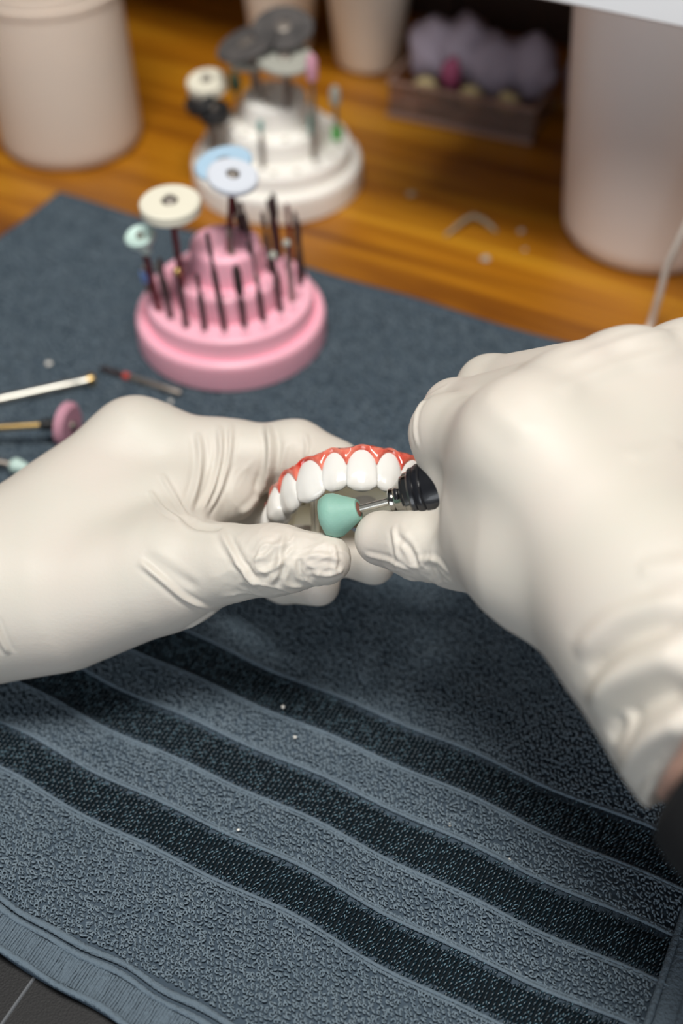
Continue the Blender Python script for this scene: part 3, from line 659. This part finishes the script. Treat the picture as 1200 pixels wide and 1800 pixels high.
V, F = lathe([(.0060, .0232), (.0076, .0232), (.0081, .0238), (.0081, .0247), (.0078, .0251), (.0084, .0254), (.0087, .0260), (.0087, .0270), (.0083, .0275), (.0088, .0280), (.0090, .0300), (.0090, .050), (.0092, .060), (.0092, .085), (.0080, .092), (.0001, .093)], h0, HA, 48); obj('nose_cone', V, F, M['black'], hp)

# ------------------------------------------------------------------ gloved hands
def nets(prims, h, cut=None):
    """prims: list of (a, ra, b, rb, k): round cones blended one after another; returns a closed quad mesh"""
    P = np.array([p[0] for p in prims] + [p[2] for p in prims]); R = max(max(p[1], p[3]) for p in prims)
    lo = P.min(0) - R - 4 * h; hi = P.max(0) + R + 4 * h
    n = np.ceil((hi - lo) / h).astype(int) + 1
    G = np.full(n, 0.05, dtype=np.float32)
    ax = [np.float32(lo[i]) + np.arange(n[i], dtype=np.float32) * np.float32(h) for i in range(3)]
    for a, ra, b, rb, k in prims:
        m = max(ra, rb) + k + .012
        l = np.maximum(np.floor((np.minimum(a, b) - m - lo) / h).astype(int), 0); u = np.minimum(np.ceil((np.maximum(a, b) + m - lo) / h).astype(int) + 1, n)
        X = ax[0][l[0]:u[0], None, None] - np.float32(a[0]); Y = ax[1][None, l[1]:u[1], None] - np.float32(a[1]); Z = ax[2][None, None, l[2]:u[2]] - np.float32(a[2])
        ba = (b - a).astype(np.float32); q = float(np.dot(ba, ba)) + 1e-12
        t = np.clip((X * ba[0] + Y * ba[1] + Z * ba[2]) / q, 0, 1).astype(np.float32)
        D = np.sqrt((X - ba[0] * t) ** 2 + (Y - ba[1] * t) ** 2 + (Z - ba[2] * t) ** 2) - (np.float32(ra) + np.float32(rb - ra) * t)
        S = G[l[0]:u[0], l[1]:u[1], l[2]:u[2]]
        e = np.maximum(k - np.abs(S - D), 0) / k
        G[l[0]:u[0], l[1]:u[1], l[2]:u[2]] = np.minimum(S, D) - e * e * k * .25
    if cut is not None:
        c0, cn = cut
        G = np.maximum(G, ((ax[0] - c0[0]) * cn[0])[:, None, None] + ((ax[1] - c0[1]) * cn[1])[None, :, None] + ((ax[2] - c0[2]) * cn[2])[None, None, :]).astype(np.float32)
    I = G < 0
    c = np.zeros(tuple(n - 1), dtype=np.uint8)
    offs = [(i, j, k_) for i in (0, 1) for j in (0, 1) for k_ in (0, 1)]
    for i, j, k_ in offs: c += I[i:n[0] - 1 + i, j:n[1] - 1 + j, k_:n[2] - 1 + k_]
    act = np.argwhere((c > 0) & (c < 8)); ids = np.full(tuple(n - 1), -1, dtype=np.int32); ids[tuple(act.T)] = np.arange(len(act))
    acc = np.zeros((len(act), 3)); cnt = np.zeros(len(act))
    for o1 in offs:
        for d in range(3):
            if o1[d]: continue
            o2 = list(o1); o2[d] = 1
            g1 = G[act[:, 0] + o1[0], act[:, 1] + o1[1], act[:, 2] + o1[2]]; g2 = G[act[:, 0] + o2[0], act[:, 1] + o2[1], act[:, 2] + o2[2]]
            x = (g1 < 0) != (g2 < 0); t = np.where(x, g1 / np.where(x, g1 - g2, 1), 0)
            p = np.tile(np.array(o1, float), (len(act), 1)); p[:, d] += t
            acc += p * x[:, None]; cnt += x
    V = lo + (act + acc / cnt[:, None]) * h
    F = []
    for d in range(3):
        s1 = [slice(1, n[i] - 1) for i in range(3)]; s1[d] = slice(0, n[d] - 1); s2 = list(s1); s2[d] = slice(1, n[d])
        A = I[tuple(s1)]; B = I[tuple(s2)]
        for flip in (0, 1):
            e = np.argwhere((A & ~B) if not flip else (~A & B))
            o_ = np.ones(3, int); o_[d] = 0; e = e + o_
            d1, d2 = (d + 1) % 3, (d + 2) % 3
            q = []
            for a1, a2 in ((-1, -1), (0, -1), (0, 0), (-1, 0)):
                w = e.copy(); w[:, d1] += a1; w[:, d2] += a2; q.append(ids[w[:, 0], w[:, 1], w[:, 2]])
            q = np.stack(q, -1); F.append(q if not flip else q[:, ::-1])
    return V, np.vstack(F)
def subdivide(V, F, lv):
    me = mesh_data('tmp', V, F); o = bpy.data.objects.new('tmp', me); col.objects.link(o)
    s = o.modifiers.new('s', 'SMOOTH'); s.iterations = 4; s.factor = .5
    if lv: md = o.modifiers.new('d', 'SUBSURF'); md.levels = lv
    e = o.evaluated_get(bpy.context.evaluated_depsgraph_get()).to_mesh()
    n = len(e.vertices); v = np.empty(n * 3); e.vertices.foreach_get('co', v); nn = np.empty(n * 3); e.vertices.foreach_get('normal', nn)
    f = np.empty(len(e.loops), dtype=np.int32); e.loops.foreach_get('vertex_index', f)
    o.evaluated_get(bpy.context.evaluated_depsgraph_get()).to_mesh_clear(); bpy.data.objects.remove(o); bpy.data.meshes.remove(me)
    return v.reshape(-1, 3), nn.reshape(-1, 3), f.reshape(-1, 4)
def catmull(P, n=14):
    P = [np.asarray(p, float) for p in P]; out = []
    for i in range(len(P) - 1):
        p0, p1, p2, p3 = P[max(i - 1, 0)], P[i], P[i + 1], P[min(i + 2, len(P) - 1)]
        for t in np.linspace(0, 1, n, endpoint=False): out.append(.5 * ((2 * p1) + (-p0 + p2) * t + (2 * p0 - 5 * p1 + 4 * p2 - p3) * t * t + (-p0 + 3 * p1 - 3 * p2 + p3) * t ** 3))
    out.append(P[-1]); return np.array(out)
def wrinkle(V, N, F, creases):
    """each crease: (traced points on the glove, height mm, half width mm): raised fold (+) or furrow (-) on the glove's own surface"""
    bvh = BVHTree.FromPolygons(V.tolist(), F.tolist())
    disp = np.zeros(len(V))
    for pts, amp, wid in creases:
        C = []
        for x, y in catmull(np.array(pts, float)):
            r = FW * FPX + RT * (x - 600) + UP * (900 - y); hit = bvh.ray_cast(Vector(CP), Vector(r).normalized())
            if hit[0] is not None: C.append(np.array(hit[0]))
        if len(C) < 3: continue
        C = np.array(C); w = wid * .001; L = len(C)
        jump = np.linalg.norm(np.diff(C, axis=0), axis=1)
        lo = C.min(0) - 4 * w; hi = C.max(0) + 4 * w; ix = np.where(((V > lo) & (V < hi)).all(1))[0]
        best = np.full(len(ix), 1e9); tt = np.zeros(len(ix)); Q = V[ix]
        for i in range(L - 1):
            if jump[i] > .012: continue
            a = C[i]; b = C[i + 1] - a; t = np.clip(((Q - a) @ b) / (b @ b + 1e-15), 0, 1)
            d = np.linalg.norm(Q - a - t[:, None] * b, axis=1); m = d < best; best[m] = d[m]; tt[m] = (i + t[m]) / (L - 1)
        prof = np.exp(-(best / w) ** 2) - .35 * np.exp(-((best - 1.9 * w) / (w * .9)) ** 2)
        disp[ix] += amp * .001 * prof * np.clip(np.sin(np.clip(tt, 0, 1) * math.pi) * 1.7, 0, 1)
    return disp
def crumple(V, spots):
    disp = np.zeros(len(V))
    for c, rad, amp, scale, seed in spots:
        d = np.linalg.norm(V - c, axis=1); ix = np.where(d < rad)[0]
        for i in ix:
            p = Vector(V[i]) * scale; p2 = p + Vector((seed, seed * 2, 0)) + .8 * noise.noise_vector(p * .6)
            r = 1 - abs(noise.noise(p2)) * 2.6; r2 = 1 - abs(noise.noise(p2 * 1.8 + Vector((5, 1, seed)))) * 2.2
            disp[i] += amp * (max(r, 0) ** 2 + .3 * max(r2, 0) ** 2 - .35) * min(1, 2.2 * (1 - d[i] / rad))
    return disp
def hand(root, chains, creases, spots, h=.0011, cut=None):
    prims = []
    for ch, k in chains:
        for (x0, y0, d0, r0), (x1, y1, d1, r1) in zip(ch[:-1], ch[1:]):
            prims.append((at(x0, y0, d0), r0 * d0 / FPX, at(x1, y1, d1), r1 * d1 / FPX, k * .001))
    V, F = nets(prims, h, cut); V, N, F = subdivide(V, F, 1)
    dsp = wrinkle(V, N, F, creases) + crumple(V, [(at(x, y, d), rad * .001, a * .001, s, i * 3.7) for i, (x, y, d, rad, a, s) in enumerate(spots)])
    V = V + N * dsp[:, None]
    return obj('glove', V, F, M['glove'], root, True)
lh = thing('gloved_hand', 'left hand in white latex glove holding the denture between thumb and index finger', 'hand', at(60, 1100, .40))
WR = (0, 1035, .402, 150); W2 = (60, 1010, .405, 110)
left = [
    ([(-330, 1130, .375, 155), WR, (240, 785, .418, 82)], 10),
    ([(120, 1045, .394, 132), (300, 1000, .386, 104)], 12),
    ([(140, 940, .405, 110), (310, 890, .407, 88)], 12),
    ([W2, (250, 860, .440, 75)], 8), ([W2, (270, 935, .440, 66)], 8),
    ([(240, 785, .418, 78), (400, 808, .416, 63), (520, 800, .412, 54), (590, 826, .406, 43), (640, 862, .398, 35)], 8),
    ([(330, 855, .412, 58), (415, 878, .408, 36)], 7),
    ([(300, 1000, .386, 98), (400, 990, .374, 62), (480, 984, .366, 56), (572, 983, .361, 46)], 7),
    ([(250, 860, .440, 72), (450, 900, .432, 48), (580, 962, .410, 42), (657, 990, .392, 39)], 4),
    ([(270, 935, .440, 64), (420, 985, .432, 46), (500, 1018, .412, 41), (560, 1028, .398, 38)], 3),
    ([(270, 960, .440, 52), (380, 1000, .434, 40), (460, 1005, .423, 32)], 3),
]
lcr = [
    ([(347, 760), (352, 800), (346, 850), (330, 900)], 1.3, 1.1), ([(385, 748), (388, 800), (372, 860), (345, 915)], 1.4, 1.0), ([(406, 744), (402, 800), (385, 860), (352, 920)], 1.2, .9),
    ([(466, 738), (476, 780), (472, 830), (452, 872)], 2.3, 1.35), ([(535, 760), (540, 785), (536, 805)], .5, .8), ([(505, 775), (495, 810), (488, 840)], .5, 1.0),
    ([(262, 862), (285, 893), (318, 915)], .7, .8), ([(283, 832), (305, 870), (326, 905)], .7, .8), ([(320, 905), (345, 925), (390, 930)], -1.0, 1.4),
    ([(243, 985), (285, 1020), (330, 1055), (385, 1075)], .9, 1.0), ([(250, 970), (300, 1005), (350, 1035)], -.5, 1.6), ([(385, 930), (405, 965), (430, 1005), (455, 1035)], 0.8, 1.1), ([(400, 940), (425, 985), (450, 1020)], -.5, 1.0),
    ([(310, 1115), (345, 1095), (380, 1072)], .6, .8), ([(-14, 1085), (0, 1120), (16, 1150)], .8, 1.0),
    ([(500, 935), (492, 970), (487, 1005), (470, 1030)], 1.0, 1.0), ([(528, 980), (525, 1000), (535, 1020)], -.9, .8), ([(520, 985), (560, 975), (600, 985)], .5, .9), ([(440, 985), (470, 975), (490, 950)], .6, .9), ([(455, 1010), (490, 990), (520, 960)], .5, .8),
    ([(585, 955), (590, 985), (585, 1010)], .45, .7), ([(545, 1005), (575, 1012), (605, 1000)], .6, .8), ([(420, 905), (440, 890), (455, 870)], .6, 1.2),
]
lsp = [(490, 990, .355, 17, .8, 105), (430, 1005, .365, 12, .5, 110), (420, 860, .405, 14, .5, 90), (570, 990, .355, 12, .35, 130)]
hand(lh, left, lcr, lsp)
FA = at(-330, 1130, .375) - at(0, 1035, .402); FA /= np.linalg.norm(FA); FA[2] = max(FA[2], .02); F0 = at(-330, 1130, .375)
V, F = lathe([(.024, 0), (.0255, .001), (.0280, .05), (.033, .16), (.0001, .16)], F0, FA, 48); obj('forearm', V, F, M['skin'], lh)
V, F = lathe([(.033, 0), (.036, .001), (.037, .004), (.040, .14), (.0001, .14)], F0 + FA * .05, FA, 48); obj('sleeve', V, F, M['sleeve'], lh)

rh = thing('gloved_hand', 'right hand in white latex glove gripping the rotary handpiece', 'hand', at(1100, 1000, .31))
RW = (1170, 1080, .288, 198); R2 = (1120, 1000, .300, 140)
right = [
    ([(1480, 1346, .266, 300), (1322, 1211, .276, 262), RW, (930, 790, .312, 116)], 10),
    ([R2, (1010, 715, .322, 104)], 10), ([R2, (1105, 675, .328, 98)], 10), ([R2, (1215, 660, .338, 98)], 10), ([(1170, 1000, .305, 120), (1300, 680, .345, 95)], 10),
    ([(1080, 1050, .305, 150), (940, 975, .316, 122), (860, 955, .330, 76)], 10),
    ([(930, 790, .312, 112), (870, 880, .326, 88)], 12),
    ([(930, 790, .312, 108), (789, 762, .348, 62), (815, 852, .350, 60), (856, 905, .354, 52)], 7),
    ([(1010, 720, .322, 105), (800, 722, .372, 52), (850, 850, .385, 48)], 5),
    ([(1105, 680, .328, 98), (862, 684, .382, 56), (890, 820, .392, 50)], 5),
    ([(1215, 665, .338, 98), (980, 664, .385, 52), (980, 800, .395, 46)], 5),
    ([(870, 980, .330, 76), (810, 974, .342, 58), (735, 957, .350, 56), (672, 946, .358, 50)], 5),
]
rcr = [
    ([(735, 790), (728, 750), (740, 710), (790, 675)], .5, .9), ([(1010, 1150), (1080, 1085), (1200, 1050)], .9, 2.2), ([(1030, 1185), (1100, 1120), (1210, 1080)], -.7, 2.0), ([(1050, 1215), (1120, 1150), (1210, 1120)], .8, 2.0),
    ([(1000, 640), (1100, 600), (1200, 580)], .5, 2.0), ([(980, 690), (1080, 645), (1200, 615)], .5, 2.2), ([(1100, 805), (1200, 780)], .35, 2.2), ([(1120, 1005), (1210, 985)], .4, 2.0),
    ([(697, 940), (720, 965), (735, 1000)], -.7, .9), ([(690, 925), (694, 955), (700, 985)], .6, .8),
    ([(730, 985), (765, 985), (790, 1010)], .6, .8), ([(640, 975), (680, 985), (720, 1003)], .6, .8), ([(1035, 1245), (1090, 1195), (1150, 1165), (1215, 1150)], 2.6, 3.2), ([(1070, 1300), (1100, 1255), (1150, 1225), (1210, 1205)], -2.2, 3.2), ([(1095, 1365), (1125, 1320), (1165, 1285), (1215, 1260)], 2.0, 2.6), ([(1110, 1390), (1140, 1350), (1200, 1300)], -1.2, 2.2), ([(1085, 1330), (1095, 1290), (1085, 1250)], 1.2, 1.8),
    ([(850, 690), (880, 725), (930, 770)], .4, 3.0),
]
rsp = [(720, 985, .345, 12, .5, 120), (780, 1000, .335, 12, .5, 110)]
RA = at(1322, 1211, .276) - at(1170, 1080, .288); RA /= np.linalg.norm(RA); RC = at(1330, 1218, .2755)
hand(rh, right, rcr, rsp, cut=(RC, RA))
V, F = lathe([(.0325, -.004), (.0330, 0), (.0330, .03), (.036, .14), (.0001, .14)], RC, RA, 56); obj('forearm', V, F, M['skin'], rh)
V, F = lathe([(.0332, .0050), (.0380, .0045), (.0410, .0065), (.0425, .012), (.0435, .03), (.046, .14), (.0001, .14)], RC, RA, 56); obj('sleeve', V, F, M['sleeve'], rh)
